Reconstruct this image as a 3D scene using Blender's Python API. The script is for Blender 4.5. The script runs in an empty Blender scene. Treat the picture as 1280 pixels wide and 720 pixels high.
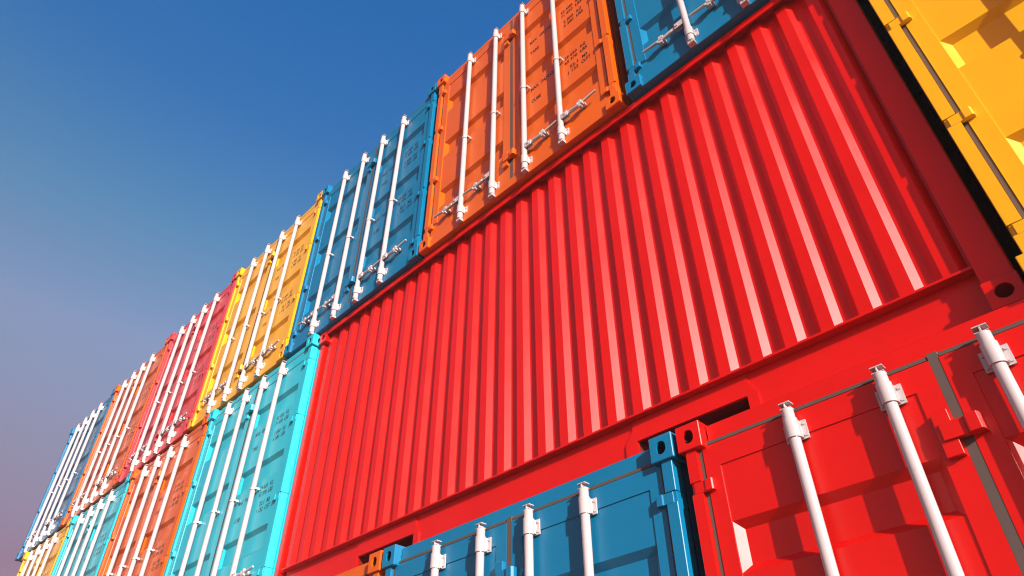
import bpy, bmesh, math
from mathutils import Vector, Matrix

S = bpy.context.scene
COL = S.collection
R = math.radians
PI = math.pi

# ---------------------------------------------------------------- materials
def new_mat(name):
    m = bpy.data.materials.new(name); m.use_nodes = True
    nt = m.node_tree; b = nt.nodes['Principled BSDF']
    return m, nt, b

def paint(name, rgb, rough=0.41, spec=1.15, var=0.10):
    """container enamel: slightly uneven colour, faint dust and orange-peel"""
    m, nt, b = new_mat(name)
    N, L = nt.nodes, nt.links
    N.remove(b)
    df = N.new('ShaderNodeBsdfDiffuse')
    gl = N.new('ShaderNodeBsdfAnisotropic'); gl.distribution = 'BECKMANN'
    fr = N.new('ShaderNodeFresnel'); fr.inputs['IOR'].default_value = 1.5
    fs = N.new('ShaderNodeMath'); fs.operation = 'MULTIPLY'; fs.inputs[1].default_value = spec
    L.new(fr.outputs[0], fs.inputs[0])
    ms = N.new('ShaderNodeMixShader'); L.new(fs.outputs[0], ms.inputs[0])
    L.new(df.outputs[0], ms.inputs[1]); L.new(gl.outputs[0], ms.inputs[2])
    L.new(ms.outputs[0], N['Material Output'].inputs['Surface'])
    tc = N.new('ShaderNodeTexCoord')
    n1 = N.new('ShaderNodeTexNoise'); n1.inputs['Scale'].default_value = 1.3
    n1.inputs['Detail'].default_value = 6; n1.inputs['Roughness'].default_value = 0.65
    L.new(tc.outputs['Object'], n1.inputs['Vector'])
    r = N.new('ShaderNodeMapRange'); r.inputs[1].default_value = 0.3; r.inputs[2].default_value = 0.7
    r.inputs[3].default_value = 1.0 - var; r.inputs[4].default_value = 1.0 + var * 0.4
    L.new(n1.outputs['Fac'], r.inputs[0])
    mul = N.new('ShaderNodeVectorMath'); mul.operation = 'SCALE'
    mul.inputs[0].default_value = rgb
    L.new(r.outputs[0], mul.inputs['Scale'])
    # sparse fine scuffs
    n2 = N.new('ShaderNodeTexNoise'); n2.inputs['Scale'].default_value = 38
    n2.inputs['Detail'].default_value = 4
    L.new(tc.outputs['Object'], n2.inputs['Vector'])
    r2 = N.new('ShaderNodeMapRange'); r2.inputs[1].default_value = 0.66; r2.inputs[2].default_value = 0.74
    r2.inputs[3].default_value = 0.0; r2.inputs[4].default_value = 0.22
    L.new(n2.outputs['Fac'], r2.inputs[0])
    mx = N.new('ShaderNodeMix'); mx.data_type = 'RGBA'
    L.new(r2.outputs[0], mx.inputs[0]); L.new(mul.outputs[0], mx.inputs[6])
    mx.inputs[7].default_value = (*[c * 0.55 + 0.02 for c in rgb], 1)
    L.new(mx.outputs[2], df.inputs['Color'])
    rr = N.new('ShaderNodeMapRange'); rr.inputs[1].default_value = 0.3; rr.inputs[2].default_value = 0.7
    rr.inputs[3].default_value = rough - 0.02; rr.inputs[4].default_value = rough + 0.02
    L.new(n1.outputs['Fac'], rr.inputs[0]); L.new(rr.outputs[0], gl.inputs['Roughness'])
    n3 = N.new('ShaderNodeTexNoise'); n3.inputs['Scale'].default_value = 7
    n3.inputs['Detail'].default_value = 2
    L.new(tc.outputs['Object'], n3.inputs['Vector'])
    bp = N.new('ShaderNodeBump'); bp.inputs['Strength'].default_value = 0.02
    bp.inputs['Distance'].default_value = 0.02
    L.new(n3.outputs['Fac'], bp.inputs['Height'])
    for q in (df, gl): L.new(bp.outputs[0], q.inputs['Normal'])
    return m

COLS = {
    'red':       (0.66, 0.0055, 0.002),
    'rose':      (0.70, 0.045, 0.050),
    'orange':    (0.71, 0.122, 0.002),
    'yellow':    (0.86, 0.445, 0.007),
    'blue':      (0.001, 0.190, 0.390),
    'turquoise': (0.020, 0.550, 0.700),
}
PAINT = {k: paint('paint_' + k, v) for k, v in COLS.items()}
INK = {k: paint('ink_' + k, tuple(c * 0.07 + 0.003 for c in v), var=0.0) for k, v in COLS.items()}
M_ROD = paint('white_enamel', (0.53, 0.49, 0.50), 0.26, 1.5, 0.04)
M_GASKET = paint('rubber_gasket', (0.115, 0.09, 0.08), 0.7, 0.3, 0.1)
M_POCKET_SHADE = paint('pocket_shade_red', (0.16, 0.012, 0.01), 0.8, 0.2, 0.2)  # darkened red: shade inside the fork pockets is painted into the colour
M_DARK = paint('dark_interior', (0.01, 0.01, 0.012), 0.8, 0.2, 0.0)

# ---------------------------------------------------------------- mesh builder
class MB:
    def __init__(s): s.bm = bmesh.new()
    def box(s, x0, x1, y0, y1, z0, z1):
        v = [s.bm.verts.new((x, y, z)) for z in (z0, z1) for y in (y0, y1) for x in (x0, x1)]
        for f in ((0, 2, 3, 1), (4, 5, 7, 6), (0, 1, 5, 4), (2, 6, 7, 3), (0, 4, 6, 2), (1, 3, 7, 5)):
            s.bm.faces.new([v[i] for i in f])
        return s
    def poly(s, pts):
        s.bm.faces.new([s.bm.verts.new(p) for p in pts]); return s
    def prism_z(s, prof, z0, z1):           # closed profile in xy
        a = [s.bm.verts.new((x, y, z0)) for x, y in prof]
        b = [s.bm.verts.new((x, y, z1)) for x, y in prof]
        n = len(prof)
        s.bm.faces.new(a[::-1]); s.bm.faces.new(b)
        for i in range(n): s.bm.faces.new((a[i], a[(i+1) % n], b[(i+1) % n], b[i]))
        return s
    def prism_y(s, prof, y0, y1):           # closed profile in xz
        a = [s.bm.verts.new((x, y0, z)) for x, z in prof]
        b = [s.bm.verts.new((x, y1, z)) for x, z in prof]
        n = len(prof)
        s.bm.faces.new(a); s.bm.faces.new(b[::-1])
        for i in range(n): s.bm.faces.new((a[i], b[i], b[(i+1) % n], a[(i+1) % n]))
        return s
    def tube(s, p0, p1, r0, r1=None, n=20, smooth=True):
        if r1 is None: r1 = r0
        p0, p1 = Vector(p0), Vector(p1); d = (p1 - p0).normalized()
        u = d.orthogonal().normalized(); w = d.cross(u)
        a, b = [], []
        for i in range(n):
            t = 2 * PI * i / n; o = u * math.cos(t) + w * math.sin(t)
            a.append(s.bm.verts.new(p0 + o * r0)); b.append(s.bm.verts.new(p1 + o * r1))
        ca = s.bm.faces.new(a[::-1]); cb = s.bm.faces.new(b)
        for i in range(n):
            f = s.bm.faces.new((a[i], a[(i+1) % n], b[(i+1) % n], b[i])); f.smooth = smooth
        for f in (ca, cb):
            for e in f.edges: e.smooth = False
        return s
    def mesh(s, name, dx=0.0, mirror=None, bevel=0.0, face=None):
        if mirror is not None:
            for v in s.bm.verts: v.co.x = mirror - v.co.x
        bmesh.ops.recalc_face_normals(s.bm, faces=s.bm.faces)
        if bevel:
            es = [e for e in s.bm.edges if len(e.link_faces) == 2 and e.calc_face_angle(0) > 0.6
                  and not (e.link_faces[0].smooth and e.link_faces[1].smooth)]
            bmesh.ops.bevel(s.bm, geom=es, offset=bevel, segments=1, affect='EDGES', clamp_overlap=True)
        if face is not None:             # open sheets: make every face look the given way
            s.bm.normal_update()
            flip = []
            for f in s.bm.faces:
                if face == '-y' and f.calc_center_median().y > 0.0995: continue
                c = {'-y': -f.normal.y, '+x': f.normal.x, '-x': -f.normal.x}[face]
                if c < -1e-4: flip.append(f)
            bmesh.ops.reverse_faces(s.bm, faces=flip)
        for v in s.bm.verts: v.co.x += dx
        me = bpy.data.meshes.new(name); s.bm.to_mesh(me); s.bm.free()
        return me

def eval_boolean(base, cutters):
    """base minus cutters (meshes) -> new mesh"""
    o = bpy.data.objects.new('tmp', base); COL.objects.link(o); tmp = [o]
    for c in cutters:
        oc = bpy.data.objects.new('tmpc', c); COL.objects.link(oc); tmp.append(oc)
        m = o.modifiers.new('b', 'BOOLEAN'); m.operation = 'DIFFERENCE'; m.solver = 'EXACT'; m.object = oc
    dg = bpy.context.evaluated_depsgraph_get(); dg.update()
    me = bpy.data.meshes.new_from_object(o.evaluated_get(dg))
    for t in tmp: bpy.data.objects.remove(t)
    return me

def stadium(w, h, n=10):
    r = w / 2; e = max(h / 2 - r, 0); pts = []
    for i in range(n + 1):
        t = PI * i / n; pts.append((r * math.cos(t), e + r * math.sin(t)))
    for i in range(n + 1):
        t = PI + PI * i / n; pts.append((r * math.cos(t), -e + r * math.sin(t)))
    out = []
    for p in pts:
        if not out or (abs(p[0]-out[-1][0]) + abs(p[1]-out[-1][1])) > 1e-6: out.append(p)
    return out

CW, CD, CH = 0.139, 0.178, 0.138
def casting_mesh(name, fw, fd, top, hole_w=0.058, hole_h=0.072):
    """hollow steel corner block, front lower-left corner at the origin; holes in the front,
    both sides and the outer horizontal face; wall 18 mm"""
    b = MB().box(0, fw, 0, fd, 0, CH).mesh('c', bevel=0.0035)
    t = 0.013
    cav = MB().box(t, fw - t, t, fd - t, t, CH - t).mesh('cv')
    cut = [cav]
    pf = [(fw/2 + x, CH/2 + z) for x, z in stadium(hole_w, hole_h)]
    cut.append(MB().prism_y(pf, -0.02, t + 0.01).mesh('h1'))
    # side holes (both sides, so that one mesh serves left and right)
    h = MB()
    ps = [(y + fd/2, z + CH/2) for y, z in stadium(hole_w, hole_h)]
    a = [h.bm.verts.new((-0.02, y, z)) for y, z in ps]
    c = [h.bm.verts.new((fw + 0.02, y, z)) for y, z in ps]
    n = len(ps)
    h.bm.faces.new(a); h.bm.faces.new(c[::-1])
    for i in range(n): h.bm.faces.new((a[i], c[i], c[(i+1) % n], a[(i+1) % n]))
    cut.append(h.mesh('h2'))
    # engraved rectangle in the outer horizontal face
    z0, z1 = (CH - 0.004, CH + 0.01) if top else (-0.01, 0.004)
    g = 0.004; m = 0.026
    ring = MB()
    ring.box(m, fw-m, m, m+g, z0, z1); c1 = ring.mesh('r1')
    c2 = MB().box(m, fw-m, fd-m-g, fd-m, z0, z1).mesh('r2')
    c3 = MB().box(m, m+g, m-0.001, fd-m+0.001, z0, z1).mesh('r3')
    c4 = MB().box(fw-m-g, fw-m, m-0.001, fd-m+0.001, z0, z1).mesh('r4')
    me = eval_boolean(b, cut + [c1, c2, c3, c4]); me.name = name
    for p in me.polygons:            # bare steel inside, coloured near-black so the holes' shade is painted in
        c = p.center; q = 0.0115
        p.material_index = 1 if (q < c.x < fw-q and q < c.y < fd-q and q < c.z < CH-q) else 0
    return me

W, H, DEP = 2.436, 2.765, 6.058
HALF = W / 2

def shifted(me, dx, dy, dz):
    m = me.copy(); m.transform(Matrix.Translation((dx, dy, dz))); return m

# ---------------------------------------------------------------- text lettering
def text_piece(bm, s, x, z, w, h, y):
    cu = bpy.data.curves.new('t', 'FONT'); cu.body = s; cu.resolution_u = 2; cu.size = 1; cu.extrude = 0.0; cu.offset = 0.022
    o = bpy.data.objects.new('t', cu); COL.objects.link(o)
    dg = bpy.context.evaluated_depsgraph_get(); dg.update()
    me = bpy.data.meshes.new_from_object(o.evaluated_get(dg))
    bpy.data.objects.remove(o)
    xs = [v.co.x for v in me.vertices]; ys = [v.co.y for v in me.vertices]
    x0, x1, y0, y1 = min(xs), max(xs), min(ys), max(ys)
    for v in me.vertices:
        v.co = ((v.co.x - x0) / (x1 - x0) * w + x, y, (v.co.y - y0) / (y1 - y0) * h + z)
    bm.from_mesh(me); bpy.data.meshes.remove(me)

def lettering_mesh(dx):
    bm = bmesh.new(); y = 0.0445; h = 0.046
    for s, x, z, w in (
        ('MAX', 1.478, 1.878, 0.098), ('GROSS', 1.612, 1.878, 0.162),
        ('TARE', 1.480, 1.700, 0.118),
        ('MAX', 1.478, 1.108, 0.098), ('PAYLOAD', 1.612, 1.108, 0.215),
        ('CUBE', 1.480, 0.922, 0.118),
        ('32 500', 1.902, 1.920, 0.148), ('KG', 2.092, 1.920, 0.056),
        ('71 650', 1.902, 1.852, 0.148), ('LBS', 2.085, 1.852, 0.080),
        ('2 850', 1.925, 1.735, 0.125), ('KG', 2.092, 1.735, 0.056),
        ('6 280', 1.925, 1.667, 0.125), ('LBS', 2.085, 1.667, 0.080),
        ('29 650', 1.902, 1.142, 0.148), ('KG', 2.092, 1.142, 0.056),
        ('65 370', 1.902, 1.074, 0.148), ('LBS', 2.085, 1.074, 0.080),
        ('32.1', 1.955, 0.970, 0.095), ('M3', 2.100, 0.970, 0.056),
        ('1 132', 1.930, 0.902, 0.120), ('CUFT', 2.085, 0.902, 0.105)):
        text_piece(bm, s, x, z, w, h, y)
    for v in bm.verts: v.co.x += dx
    me = bpy.data.meshes.new('lettering'); bm.to_mesh(me); bm.free()
    return me

# ---------------------------------------------------------------- door-end container (base meshes)
YD = 0.040        # door skin behind the casting faces
YP = 0.046        # pressed panel field
YF = 0.082        # groove floor
GROOVES = ((2.018, 2.245), (1.255, 1.492), (0.500, 0.738))

def leaf_mesh(mirror):
    b = MB(); x0, x1, z0, z1 = 0.113, 1.198, 0.118, 2.634
    px0, px1, pz0, pz1 = 0.193, 1.111, 0.265, 2.520
    def frame(o, i, yo, yi):       # o, i = (x0,x1,z0,z1) rectangles
        O = [(o[0], yo, o[2]), (o[1], yo, o[2]), (o[1], yo, o[3]), (o[0], yo, o[3])]
        I = [(i[0], yi, i[2]), (i[1], yi, i[2]), (i[1], yi, i[3]), (i[0], yi, i[3])]
        for k in range(4): b.poly([O[k], O[(k+1) % 4], I[(k+1) % 4], I[k]])
    frame((x0, x1, z0, z1), (px0, px1, pz0, pz1), YD, YD)
    e = 0.0015
    frame((px0, px1, pz0, pz1), (px0+e, px1-e, pz0+e, pz1-e), YD, YP)
    a0, a1 = px0+e, px1-e
    zs = [pz0+e]
    for g0, g1 in sorted(GROOVES): zs += [g0, g1]
    zs.append(pz1-e)
    for k in range(0, len(zs), 2):
        b.poly([(a0, YP, zs[k]), (a1, YP, zs[k]), (a1, YP, zs[k+1]), (a0, YP, zs[k+1])])
    for g0, g1 in GROOVES:
        s = 0.036
        frame((a0, a1, g0, g1), (a0+s, a1-s, g0+s, g1-s), YP, YF)
        b.poly([(a0+s, YF, g0+s), (a1-s, YF, g0+s), (a1-s, YF, g1-s), (a0+s, YF, g1-s)])
    # door thickness
    frame((x0, x1, z0, z1), (x0, x1, z0, z1), 0.100, YD)
    b.poly([(x0, .1, z0), (x1, .1, z0), (x1, .1, z1), (x0, .1, z1)])
    bmesh.ops.remove_doubles(b.bm, verts=b.bm.verts, dist=1e-5)
    return b.mesh('door_leaf', -HALF, mirror, face='-y')

HZ = (0.262, 0.945, 1.765, 2.430)      # hinge heights
def post_mesh(mirror):
    b = MB(); gap = 0.004
    cuts = [CH - 0.01] + [z + 0.034 for z in HZ] + [H - CH + 0.01]
    for k in range(len(cuts) - 1):
        z0, z1 = cuts[k], cuts[k+1]
        yf = 0.017
        top = z1 - gap/2
        if k < len(cuts) - 2:            # hinge pocket: the outer half steps back behind each lug
            b.prism_z([(0.028, 0.10), (0.028, yf + 0.020), (0.090, yf + 0.020), (0.090, 0.10)],
                      z1 - 0.0575, z1 - gap/2)
            top = z1 - 0.058
        b.prism_z([(0.028, 0.10), (0.028, yf + 0.003), (0.031, yf), (0.0895, yf), (0.0895, 0.10)],
                  z0 + gap/2, top)
    b.box(0.034, 0.088, 0.024, 0.098, CH - 0.005, H - CH + 0.005)
    return b.mesh('corner_post', -HALF, mirror)

def hinge_mesh(z, mirror):
    b = MB()
    # lug wraps from post over the gasket onto the door skin
    b.prism_z([(0.048, 0.035), (0.048, 0.0168), (0.104, 0.0168), (0.112, 0.011), (0.144, 0.011), (0.151, 0.018), (0.152, 0.0395), (0.100, 0.0395)],
              z - 0.0235, z + 0.0315)
    return b.mesh('hinge', -HALF, mirror, 0.0012)

def rod_parts(xc):
    """vertical lock rod with its brackets, guide and cams; list of (name, mesh)"""
    yc = YD - 0.041; r = 0.0255; out = []
    b = MB().tube((xc, yc, 0.045), (xc, yc, 2.62), r, n=28)
    b.tube((xc, yc, 2.565), (xc, yc, 2.634), 0.0275, n=28).tube((xc, yc, 0.036), (xc, yc, 0.10), 0.0275, n=28)
    out.append(('lock_rod', b.mesh('lock_rod', -HALF)))
    for z in (2.538, 0.150):
        b = MB().tube((xc, yc, z-0.046), (xc, yc, z+0.046), 0.0325, n=28)
        b.box(xc-0.030, xc+0.030, yc+0.005, YD-0.006, z-0.040, z+0.040)
        b.box(xc-0.053, xc+0.053, YD-0.0065, YD+0.001, z-0.044, z+0.044)
        for sx in (-1, 1):
            for sz in (-1, 1):
                b.tube((xc+sx*0.043, YD-0.012, z+sz*0.027), (xc+sx*0.043, YD-0.005, z+sz*0.027), 0.0075, n=8)
        out.append(('rod_bracket', b.mesh('rod_bracket', -HALF)))
    z = 1.165
    b = MB().tube((xc, yc, z-0.012), (xc, yc, z+0.012), 0.032, n=28)
    b.box(xc+0.020, xc+0.052, yc+0.012, yc+0.020, z-0.012, z+0.012)
    b.box(xc+0.044, xc+0.052, yc+0.012, YD+0.001, z-0.012, z+0.012)
    b.box(xc+0.038, xc+0.050, yc-0.004, yc+0.013, z-0.009, z+0.012)
    out.append(('rod_guide', b.mesh('rod_guide', -HALF, None, 0.0015)))
    for z, s in ((2.634, 1), (0.036, -1)):
        b = MB()
        def bz(a, c): return (min(z+s*a, z+s*c), max(z+s*a, z+s*c))
        q = bz(0.0, 0.005); b.box(xc-0.026, xc+0.026, yc-0.020, yc+0.020, *q)
        q = bz(0.005, 0.026); b.box(xc-0.0035, xc+0.0035, yc-0.020, yc+0.018, *q)
        if s < 0: b.box(xc-0.024, xc+0.024, yc-0.020, yc+0.024, *q)
        q = bz(0.026, 0.032); b.box(xc-0.027, xc+0.027, yc-0.021, yc+0.021, *q)
        out.append(('cam_keeper', b.mesh('cam_keeper', -HALF, None, 0.001)))
    return out

def handle_parts(xc, s):
    """swing handle from the rod towards s (-1 left, +1 right)"""
    yc = YD - 0.041; z = 0.312; X = lambda a: xc + s * a
    def bx(b, a0, a1, y0, y1, z0, z1): b.box(min(X(a0), X(a1)), max(X(a0), X(a1)), y0, y1, z0, z1)
    b = MB()
    bx(b, 0.020, 0.088, yc-0.020, yc-0.010, z-0.030, z+0.030)
    bx(b, 0.020, 0.088, yc+0.006, yc+0.016, z-0.030, z+0.030)
    bx(b, 0.034, 0.130, yc-0.012, yc+0.008, z-0.016, z+0.016)
    b.tube((X(0.066), yc-0.026, z), (X(0.066), yc+0.022, z), 0.011, n=10)
    b.tube((X(0.125), yc-0.002, z), (X(0.215), yc-0.006, z-0.014), 0.018, 0.015, n=12)
    b.tube((X(0.210), yc-0.006, z-0.012), (X(0.262), yc-0.004, z+0.004), 0.015, 0.013, n=12)
    b.tube((X(0.258), yc-0.004, z+0.002), (X(0.385), yc-0.002, z+0.020), 0.013, 0.010, n=12)
    arm = b.mesh('door_handle', -HALF)
    b = MB()
    bx(b, 0.208, 0.236, yc-0.016, yc+0.012, z-0.044, z+0.036)
    bx(b, 0.196, 0.250, yc+0.010, YD+0.001, z-0.020, z+0.018)
    bx(b, 0.192, 0.206, yc-0.020, yc+0.006, z-0.008, z+0.020)
    bx(b, 0.238, 0.254, yc-0.020, yc+0.006, z-0.030, z-0.006)
    hub = b.mesh('handle_catch', -HALF, None, 0.002)
    return [('door_handle', arm), ('handle_catch', hub)]

def gasket_mesh():
    b = MB()
    y0, y1 = 0.054, 0.095
    b.box(1.1985, 1.2375, 0.0415, 0.095, 0.110, 2.664)
    for m in (0, 1):
        x0, x1 = (0.091, 0.1125) if not m else (W-0.1125, W-0.091)
        b.box(x0, x1, 0.0435, y1, 0.110, 2.652)
    b.box(0.113, 1.195, 0.045, y1, 2.640, 2.656); b.box(1.241, W-0.113, 0.045, y1, 2.640, 2.656)
    b.box(0.113, 1.195, 0.056, y1, 0.106, 0.1175); b.box(1.241, W-0.113, 0.056, y1, 0.106, 0.1175)
    return b.mesh('door_gasket', -HALF)

def latch_mesh(zc):
    b = MB()
    b.box(1.130, 1.192, 0.012, YD+0.001, zc-0.098, zc+0.088)
    b.box(1.146, 1.236, 0.002, 0.030, zc-0.036, zc+0.034)
    b.prism_z([(1.2365, 0.034), (1.2365, 0.000), (1.244, -0.010), (1.286, -0.012), (1.294, 0.004), (1.294, YD+0.001), (1.244, YD+0.001)], zc-0.036, zc+0.034)
    return b.mesh('door_latch', -HALF, None, 0.0015)

def corr_side_mesh(x, depth0, depth1, out):
    """corrugated long wall of a door-end container: plane x, ribs along y, out = +-1"""
    b = MB(); y = depth0; prof = []
    d = 0.034
    while y < depth1 - 0.2:
        prof += [(x, y), (x, y+0.07), (x-out*d, y+0.105), (x-out*d, y+0.155)]; y += 0.19
    prof += [(x, y), (x, depth1)]
    for k in range(len(prof)-1):
        (xa, ya), (xb, yb) = prof[k], prof[k+1]
        b.poly([(xa, ya, 0.14), (xb, yb, 0.14), (xb, yb, H-0.07), (xa, ya, H-0.07)])
    return b.mesh('side_wall', -HALF, face='+x' if out > 0 else '-x')

def build_base():
    """dict tree: list of (name, mesh, material key, [children])"""
    P = []
    for top in (0, 1):
        for right in (0, 1):
            for back in (0, 1):
                m = CAST_T if top else CAST_B
                P.append(('corner_casting', shifted(m, (W-CW if right else 0)-HALF, DEP-CD if back else 0, H-CH if top else 0), 'p', []))
    P.append(('corner_post', post_mesh(None), 'p', [('hinge', hinge_mesh(z, None), 'p', []) for z in HZ]))
    P.append(('corner_post', post_mesh(W), 'p', [('hinge', hinge_mesh(z, W), 'p', []) for z in HZ]))
    for x in (0.01, W-0.13):
        P.append(('rear_post', MB().box(x, x+0.12, DEP-0.13, DEP-0.01, CH-0.01, H-CH+0.01).mesh('rear_post', -HALF), 'p', []))
    b = MB().box(CW+0.004, W-CW-0.004, 0.060, 0.150, 2.655, H-0.018)
    P.append(('door_header', b.mesh('door_header', -HALF, None, 0.003), 'p', []))
    b = MB().box(CW-0.002, W-CW+0.002, 0.024, 0.178, 0.001, 0.099)
    P.append(('door_sill', b.mesh('door_sill', -HALF, None, 0.003), 'p', []))
    P.append(('door_gasket', gasket_mesh(), 'g', []))
    P.append(('door_leaf', leaf_mesh(None), 'p', []))
    P.append(('door_leaf', leaf_mesh(W), 'p', [('lettering', lettering_mesh(-HALF), 'i', [])]))
    for xc, s in ((0.593, -1), (1.015, -1), (1.421, 1), (1.843, 1)):
        rp = rod_parts(xc)
        P.append((rp[0][0], rp[0][1], 'r', [(n, m, 'r', []) for n, m in rp[1:]]))
        hp = handle_parts(xc, s)
        P.append((hp[0][0], hp[0][1], 'r', [(hp[1][0], hp[1][1], 'r', [])]))
    for zc in (2.318, 0.392): P.append(('door_latch', latch_mesh(zc), 'p', []))
    P.append(('side_wall', corr_side_mesh(0.022, 0.10, DEP-0.1, -1), 'p', []))
    P.append(('side_wall', corr_side_mesh(W-0.022, 0.10, DEP-0.1, 1), 'p', []))
    for x in (0.012, W-0.072):
        P.append(('top_rail', MB().box(x, x+0.06, CD-0.01, DEP-CD+0.01, H-0.075, H-0.008).mesh('top_rail', -HALF), 'p', []))
        P.append(('bottom_rail', MB().box(x, x+0.06, CD-0.01, DEP-CD+0.01, 0.006, 0.150).mesh('bottom_rail', -HALF), 'p', []))
    b = MB().box(0.072, W-0.072, 0.15, DEP-0.05, H-0.035, H-0.012)
    for k in range(28): b.box(0.12, W-0.12, 0.25+k*0.2, 0.32+k*0.2, H-0.012, H-0.004)
    P.append(('roof', b.mesh('roof', -HALF), 'p', []))
    b = MB().box(0.072, W-0.072, 0.178, DEP-0.05, 0.10, 0.15)
    for k in range(18): b.box(0.072, W-0.072, 0.35+k*0.3, 0.41+k*0.3, 0.010, 0.10)
    P.append(('underfloor', b.mesh('underfloor', -HALF), 'p', []))
    P.append(('rear_wall', MB().box(0.13, W-0.13, DEP-0.06, DEP-0.03, 0.02, H-0.02).mesh('rear_wall', -HALF), 'p', []))
    for x in (CW/2, W-CW/2):
        for y in (0.135, DEP-0.135):
            P.append(('twist_lock', MB().box(x-0.03, x+0.03, y-0.03, y+0.03, -0.0142, -0.0002).mesh('twist_lock', -HALF), 'd', []))
    return P

CAST_T = casting_mesh('casting_top', CW, CD, True)
CAST_B = casting_mesh('casting_bottom', CW, CD, False)
BASE = build_base()

cache = {}
def coloured(me, key, colour):
    k = (me.name, colour if key in 'pi' else '')
    if k not in cache:
        m = me.copy(); m.name = me.name
        m.materials.clear()
        m.materials.append({'p': PAINT[colour], 'i': INK[colour], 'g': M_GASKET, 'r': M_ROD, 'd': M_DARK, 't': M_POCKET_SHADE}[key])
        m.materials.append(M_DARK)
        cache[k] = m
    return cache[k]

def thing(name, loc, label, cat, group=None, rz=0.0):
    o = bpy.data.objects.new(name, None); o.empty_display_size = 0.3
    COL.objects.link(o); o.location = loc; o.rotation_euler = (0, 0, rz)
    o['label'] = label; o['category'] = cat
    if group: o['group'] = group
    return o

def put(parts, parent, colour):
    for n, me, key, ch in parts:
        o = bpy.data.objects.new(n, coloured(me, key, colour)); COL.objects.link(o); o.parent = parent
        put(ch, o, colour)

def copy_tree(src, parent=None, remesh=None):
    c = src.copy(); COL.objects.link(c)
    if parent: c.parent = parent
    for ch in src.children: copy_tree(ch, c)
    return c

GRP = 'door-end shipping containers in the stack'
ZMID = 2.779; ZTOP = ZMID + 2.779; ZBOT = 0.014
protos = {}
def door_container(x_left, y, z, colour, label):
    loc = (x_left + HALF, y, z)
    if colour not in protos:
        t = thing('shipping_container', loc, label, 'shipping container', GRP)
        put(BASE, t, colour); protos[colour] = t
    else:
        t = copy_tree(protos[colour]); t.location = loc; t['label'] = label
    return t

YT = -0.085; YM = -0.092; YB = -0.095
door_container(4.482, YT, ZTOP, 'blue', 'blue container at the top edge, resting on the right half of the corrugated red container')
door_container(1.985, YT, ZTOP, 'orange', 'orange container with dark weight markings, resting on the middle of the corrugated red container')
door_container(-0.480, YT, ZTOP, 'blue', 'blue container in the top row between the large orange one and a yellow one')
door_container(-2.920, YT, ZTOP, 'yellow', 'yellow container in the top row, right of the rose red one')
door_container(-5.360, YT, ZTOP, 'rose', 'rose red container in the top row between the yellow one and a far orange one')
door_container(-7.800, YT, ZTOP, 'orange', 'small far orange container in the top row, second from the left end')
door_container(-10.240, YT, ZTOP, 'blue', 'farthest blue container at the left end of the top row, against open sky')
door_container(-2.235, YM, ZMID, 'turquoise', 'turquoise container directly left of the corrugated red side-on container')
door_container(-4.692, YM, ZMID, 'orange', 'orange container in the middle row between the two turquoise ones')
door_container(-7.152, YM, ZMID, 'turquoise', 'far turquoise container at lower left between a yellow and an orange one')
door_container(-9.605, YM, ZMID, 'yellow', 'small yellow container in the lower left corner, under the farthest blue one')
door_container(6.079, -0.084, ZMID, 'yellow', 'large near yellow container at the right edge, right of the corrugated red container')
door_container(4.441, YB, ZBOT, 'red', 'near red container at lower right with white lock rods, under the corrugated red one')
door_container(1.978, YB, ZBOT, 'blue', 'blue container at the bottom, left of the near red one with white lock rods')
door_container(-0.486, YB, ZBOT, 'orange', 'orange container at the bottom edge, only its top corner showing beside the blue one')

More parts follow.
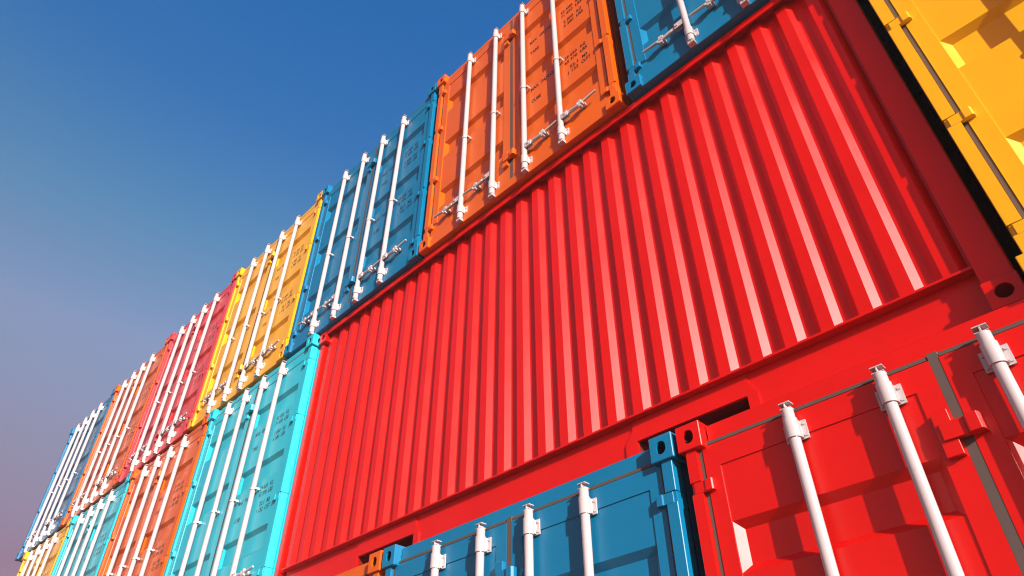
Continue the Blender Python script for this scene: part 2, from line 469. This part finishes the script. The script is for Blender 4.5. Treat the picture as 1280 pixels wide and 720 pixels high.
# ---------------------------------------------------------------- side-on corrugated container
SX0, SX1, SD = 0.212, 6.058, 2.436
SL = SX1 - SX0
def side_container(loc, rz, label):
    t = thing('shipping_container', loc, label, 'shipping container', 'containers standing side-on in the stack', rz)
    o0 = -SX1     # local x = world x - SX1 (origin at right front corner)
    P = []
    for top in (0, 1):
        for right in (0, 1):
            for back in (0, 1):
                m = SCAST_T if top else SCAST_B
                P.append(('corner_casting', shifted(m, (SX1-0.139 if right else SX0)+o0, SD-0.139 if back else 0, H-CH if top else 0), 'p', []))
    for x0, x1, c in ((SX0+0.004, SX0+0.098, 1), (5.925, SX1-0.006, 0)):
        b = MB()
        if c: prof = [(x0, 0.13), (x0, 0.032), (x0+0.005, 0.027), (x1-0.030, 0.027), (x1-0.030, 0.13)]
        else: prof = [(x0, 0.13), (x0, 0.030), (x0+0.003, 0.027), (x1-0.006, 0.027), (x1, 0.033), (x1, 0.13)]
        b.prism_z(prof, CH-0.01, H-CH+0.01)
        P.append(('corner_post', b.mesh('corner_post', o0), 'p', []))
        b = MB().box(x0, x1, SD-0.12, SD-0.02, CH-0.01, H-CH+0.01)
        P.append(('corner_post', b.mesh('corner_post', o0), 'p', []))
    # corrugated wall: outer faces at y = YO, valleys at YV
    YO, YV = 0.055, 0.088
    b = MB(); prof = []; pitch = 0.1885
    k = 0; xs = 5.807
    while xs - k*pitch > SX0 + 0.108: k += 1
    n = k
    prof.append((SX0+0.04, YV))
    for i in range(n-1, -1, -1):
        xl = xs - i*pitch
        prof += [(xl-0.034, YV), (xl, YO), (xl+0.066, YO), (xl+0.101, YV)]
    prof.append((5.94, YV))
    fs = []
    a = [b.bm.verts.new((x, y, 0.2620)) for x, y in prof]; c = [b.bm.verts.new((x, y, 2.7475)) for x, y in prof]
    for i in range(len(prof)-1): b.bm.faces.new((a[i], a[i+1], c[i+1], c[i]))
    P.append(('corrugated_wall', b.mesh('corrugated_wall', o0, face='-y'), 'p', []))
    # top rail
    b = MB().box(SX0+0.141, SX1-0.141, 0.002, 0.014, 2.702, H-0.001)
    b.box(SX0+0.12, SX1-0.12, 0.0145, 0.120, 2.747, H-0.003)
    P.append(('top_rail', b.mesh('top_rail', o0, None, 0.002), 'p', []))
    # bottom rail with flange and two fork pockets
    yr = 0.093
    def rail_piece(b, x0, x1, z0, z1): b.box(x0, x1, yr, yr+0.05, z0, z1)
    b = MB()
    pk = ((1.407, 2.089), (4.091, 4.784))
    edges = [SX0+0.10, pk[0][0], pk[0][1], pk[1][0], pk[1][1], 5.935]
    b.prism_y([(edges[0], 0.002), (pk[0][0], 0.002), (pk[0][0], 0.119), (pk[0][1], 0.119), (pk[0][1], 0.002),
               (pk[1][0], 0.002), (pk[1][0], 0.119), (pk[1][1], 0.119), (pk[1][1], 0.002), (edges[5], 0.002),
               (edges[5], 0.247), (edges[0], 0.247)], yr, yr+0.006)
    bt = b.mesh('bottom_rail', o0)
    lip = MB().box(SX0+0.10, 5.925, 0.036, 0.140, 0.2475, 0.2610).mesh('rail_flange', o0, None, 0.0015)
    subs = [('rail_flange', lip, 'p', [])]
    for x0, x1 in pk:
        # pocket plate: slightly proud doubler round the pocket with kinked edges
        b = MB()
        b.prism_y([(x0-0.085, 0.004), (x0-0.001, 0.004), (x0-0.001, 0.120), (x1+0.001, 0.120), (x1+0.001, 0.004), (x1+0.062, 0.004),
                   (x1+0.060, 0.118), (x1+0.022, 0.195), (x1+0.020, 0.246), (x0-0.024, 0.246), (x0-0.026, 0.195), (x0-0.083, 0.118)], yr-0.010, yr-0.0005)
        subs.append(('fork_pocket', b.mesh('fork_pocket', o0), 'p', []))
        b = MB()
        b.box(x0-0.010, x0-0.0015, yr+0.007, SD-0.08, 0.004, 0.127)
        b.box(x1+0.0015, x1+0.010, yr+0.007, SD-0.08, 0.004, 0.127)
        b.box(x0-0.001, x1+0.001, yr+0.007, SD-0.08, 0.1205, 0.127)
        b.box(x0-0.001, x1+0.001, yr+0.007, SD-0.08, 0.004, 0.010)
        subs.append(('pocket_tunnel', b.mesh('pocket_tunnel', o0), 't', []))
    P.append(('bottom_rail', bt, 'p', subs))
    b = MB().box(SX0+0.05, SX1-0.05, 0.145, SD-0.06, 0.125, 0.19)
    P.append(('underfloor', b.mesh('underfloor', o0), 'p', []))
    b = MB().box(SX0+0.05, SX1-0.05, 0.121, SD-0.05, H-0.04, H-0.012)
    P.append(('roof', b.mesh('roof', o0), 'p', []))
    for x in (SX0+0.02, SX1-0.05):
        b = MB().box(x, x+0.03, 0.131, SD-0.13, 0.02, H-0.045)
        P.append(('end_wall', b.mesh('end_wall', o0), 'p', []))
    b = MB().box(SX0+0.10, SX1-0.13, SD-0.07, SD-0.04, 0.02, H-0.045)
    P.append(('rear_wall', b.mesh('rear_wall', o0), 'p', []))
    for x in (SX0+0.07, SX1-0.07):
        for y in (0.10, SD-0.10):
            P.append(('twist_lock', MB().box(x-0.03, x+0.03, y-0.03, y+0.03, -0.0142, -0.0002).mesh('twist_lock', o0), 'd', []))
    put(P, t, 'red')
    return t
SCAST_T = casting_mesh('side_casting_top', 0.139, 0.139, True, 0.062, 0.066)
SCAST_B = casting_mesh('side_casting_bottom', 0.139, 0.139, False, 0.070, 0.066)
side_container((SX1, 0.0, ZMID), R(0.2), 'long red container standing side-on, its corrugated wall filling the middle of the stack')
# second side-on container behind it carries the rear half of the top row
c2 = copy_tree([o for o in S.objects if o.get('label', '').startswith('long red container')][0])
c2.location = (SX1, 2.55, ZMID); c2['label'] = 'second red side-on container hidden right behind the corrugated one'

# ---------------------------------------------------------------- ground
gm, nt, b = new_mat('packed_earth_yard')
N, L = nt.nodes, nt.links
tc = N.new('ShaderNodeTexCoord'); n1 = N.new('ShaderNodeTexNoise'); n1.inputs['Scale'].default_value = 0.4; n1.inputs['Detail'].default_value = 8
n2 = N.new('ShaderNodeTexNoise'); n2.inputs['Scale'].default_value = 60
L.new(tc.outputs['Object'], n1.inputs['Vector']); L.new(tc.outputs['Object'], n2.inputs['Vector'])
ad = N.new('ShaderNodeMath'); ad.operation = 'ADD'; L.new(n1.outputs['Fac'], ad.inputs[0]); L.new(n2.outputs['Fac'], ad.inputs[1])
cr = N.new('ShaderNodeValToRGB'); cr.color_ramp.elements[0].position = 0.7; cr.color_ramp.elements[0].color = (0.17, 0.105, 0.075, 1)
cr.color_ramp.elements[1].position = 1.3; cr.color_ramp.elements[1].color = (0.25, 0.155, 0.115, 1)
L.new(ad.outputs[0], cr.inputs['Fac']); L.new(cr.outputs[0], b.inputs['Base Color']); b.inputs['Roughness'].default_value = 0.9
me = MB().poly([(-150, -150, 0), (150, -150, 0), (150, 150, 0), (-150, 150, 0)]).mesh('ground'); me.materials.append(gm)
g = bpy.data.objects.new('ground', me); COL.objects.link(g); g['kind'] = 'structure'

# ---------------------------------------------------------------- haze
HAZE = 0.0022
if HAZE:
    hm = bpy.data.materials.new('haze_air'); hm.use_nodes = True
    nt = hm.node_tree; nt.nodes.remove(nt.nodes['Principled BSDF'])
    pv = nt.nodes.new('ShaderNodeVolumePrincipled'); pv.inputs['Density'].default_value = HAZE
    pv.inputs['Color'].default_value = (0.92, 0.84, 0.88, 1); pv.inputs['Anisotropy'].default_value = 0.0
    nt.links.new(pv.outputs[0], nt.nodes['Material Output'].inputs['Volume'])
    me = MB().box(-152, 152, -152, 152, -1.0, 8.6).mesh('haze'); me.materials.append(hm)
    hz = bpy.data.objects.new('haze', me); COL.objects.link(hz); hz['kind'] = 'stuff'

# ---------------------------------------------------------------- sun, sky
EL, AZ = R(17), R(66)      # azimuth from -y towards +x
d = Vector((math.sin(AZ)*math.cos(EL), -math.cos(AZ)*math.cos(EL), math.sin(EL)))   # towards the sun
sl = bpy.data.lights.new('sun', 'SUN'); sl.energy = 5.0; sl.angle = R(0.5); sl.color = (1.0, 0.93, 0.85)
so = bpy.data.objects.new('sun', sl); COL.objects.link(so); so.rotation_euler = d.to_track_quat('Z', 'Y').to_euler()
so.location = (10, -10, 12)

w = bpy.data.worlds.new('World'); S.world = w; w.use_nodes = True
nt = w.node_tree; N, L = nt.nodes, nt.links
bg = N['Background']; sky = N.new('ShaderNodeTexSky'); sky.sky_type = 'NISHITA'; sky.sun_disc = False
sky.sun_elevation = EL; sky.sun_rotation = math.atan2(d.x, d.y)
sky.air_density = 1.3; sky.dust_density = 0.6; sky.ozone_density = 2.5
tc = N.new('ShaderNodeTexCoord'); sx = N.new('ShaderNodeSeparateXYZ'); L.new(tc.outputs['Generated'], sx.inputs[0])
cr = N.new('ShaderNodeValToRGB'); e = cr.color_ramp.elements
TINT = ((0.10, (0.60, 0.30, 0.33)), (0.26, (0.67, 0.27, 0.31)), (0.38, (0.89, 0.53, 0.53)), (0.51, (1.08, 0.836, 0.854)),
        (0.63, (0.61, 0.90, 1.0)), (0.75, (0.27, 0.77, 1.20)), (0.86, (0.16, 0.78, 1.36)))
while len(e) < len(TINT): e.new(0.5)
for k, (p, c) in enumerate(TINT): e[k].position = p; e[k].color = (*[q / 1.36 for q in c], 1)
L.new(sx.outputs['Z'], cr.inputs['Fac'])
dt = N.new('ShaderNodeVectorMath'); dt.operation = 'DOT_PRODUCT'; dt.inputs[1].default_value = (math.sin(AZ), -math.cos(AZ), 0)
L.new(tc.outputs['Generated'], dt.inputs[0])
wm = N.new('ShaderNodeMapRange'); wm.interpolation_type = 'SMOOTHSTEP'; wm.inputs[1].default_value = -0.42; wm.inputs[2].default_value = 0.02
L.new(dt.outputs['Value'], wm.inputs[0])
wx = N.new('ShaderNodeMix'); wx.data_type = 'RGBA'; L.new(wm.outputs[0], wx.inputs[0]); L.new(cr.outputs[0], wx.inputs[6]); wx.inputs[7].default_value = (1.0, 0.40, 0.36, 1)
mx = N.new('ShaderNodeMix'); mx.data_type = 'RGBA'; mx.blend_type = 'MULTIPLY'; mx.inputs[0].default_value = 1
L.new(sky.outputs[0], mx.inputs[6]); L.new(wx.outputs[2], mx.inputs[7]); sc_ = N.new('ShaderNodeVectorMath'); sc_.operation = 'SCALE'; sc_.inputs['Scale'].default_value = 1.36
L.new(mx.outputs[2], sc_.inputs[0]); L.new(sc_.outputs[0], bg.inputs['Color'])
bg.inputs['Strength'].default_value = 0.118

# ---------------------------------------------------------------- camera
cd = bpy.data.cameras.new('camera'); co = bpy.data.objects.new('camera', cd); COL.objects.link(co)
co.location = (6.1874, -2.9652, ZMID - 1.7265)
co.rotation_euler = (PI/2 + 0.6831, 0.0, 0.7947)
cd.sensor_width = 36; cd.lens = 24.99; cd.clip_start = 0.05; cd.clip_end = 1000
S.camera = co
S.cycles.diffuse_bounces = 1; S.cycles.max_bounces = 6
S.cycles.pixel_filter_type = 'BLACKMAN_HARRIS'; S.cycles.filter_width = 1.1
S.view_settings.view_transform = 'Standard'; S.view_settings.look = 'None'
S.view_settings.exposure = 0.52; S.view_settings.gamma = 1.0
S.view_settings.use_curve_mapping = False
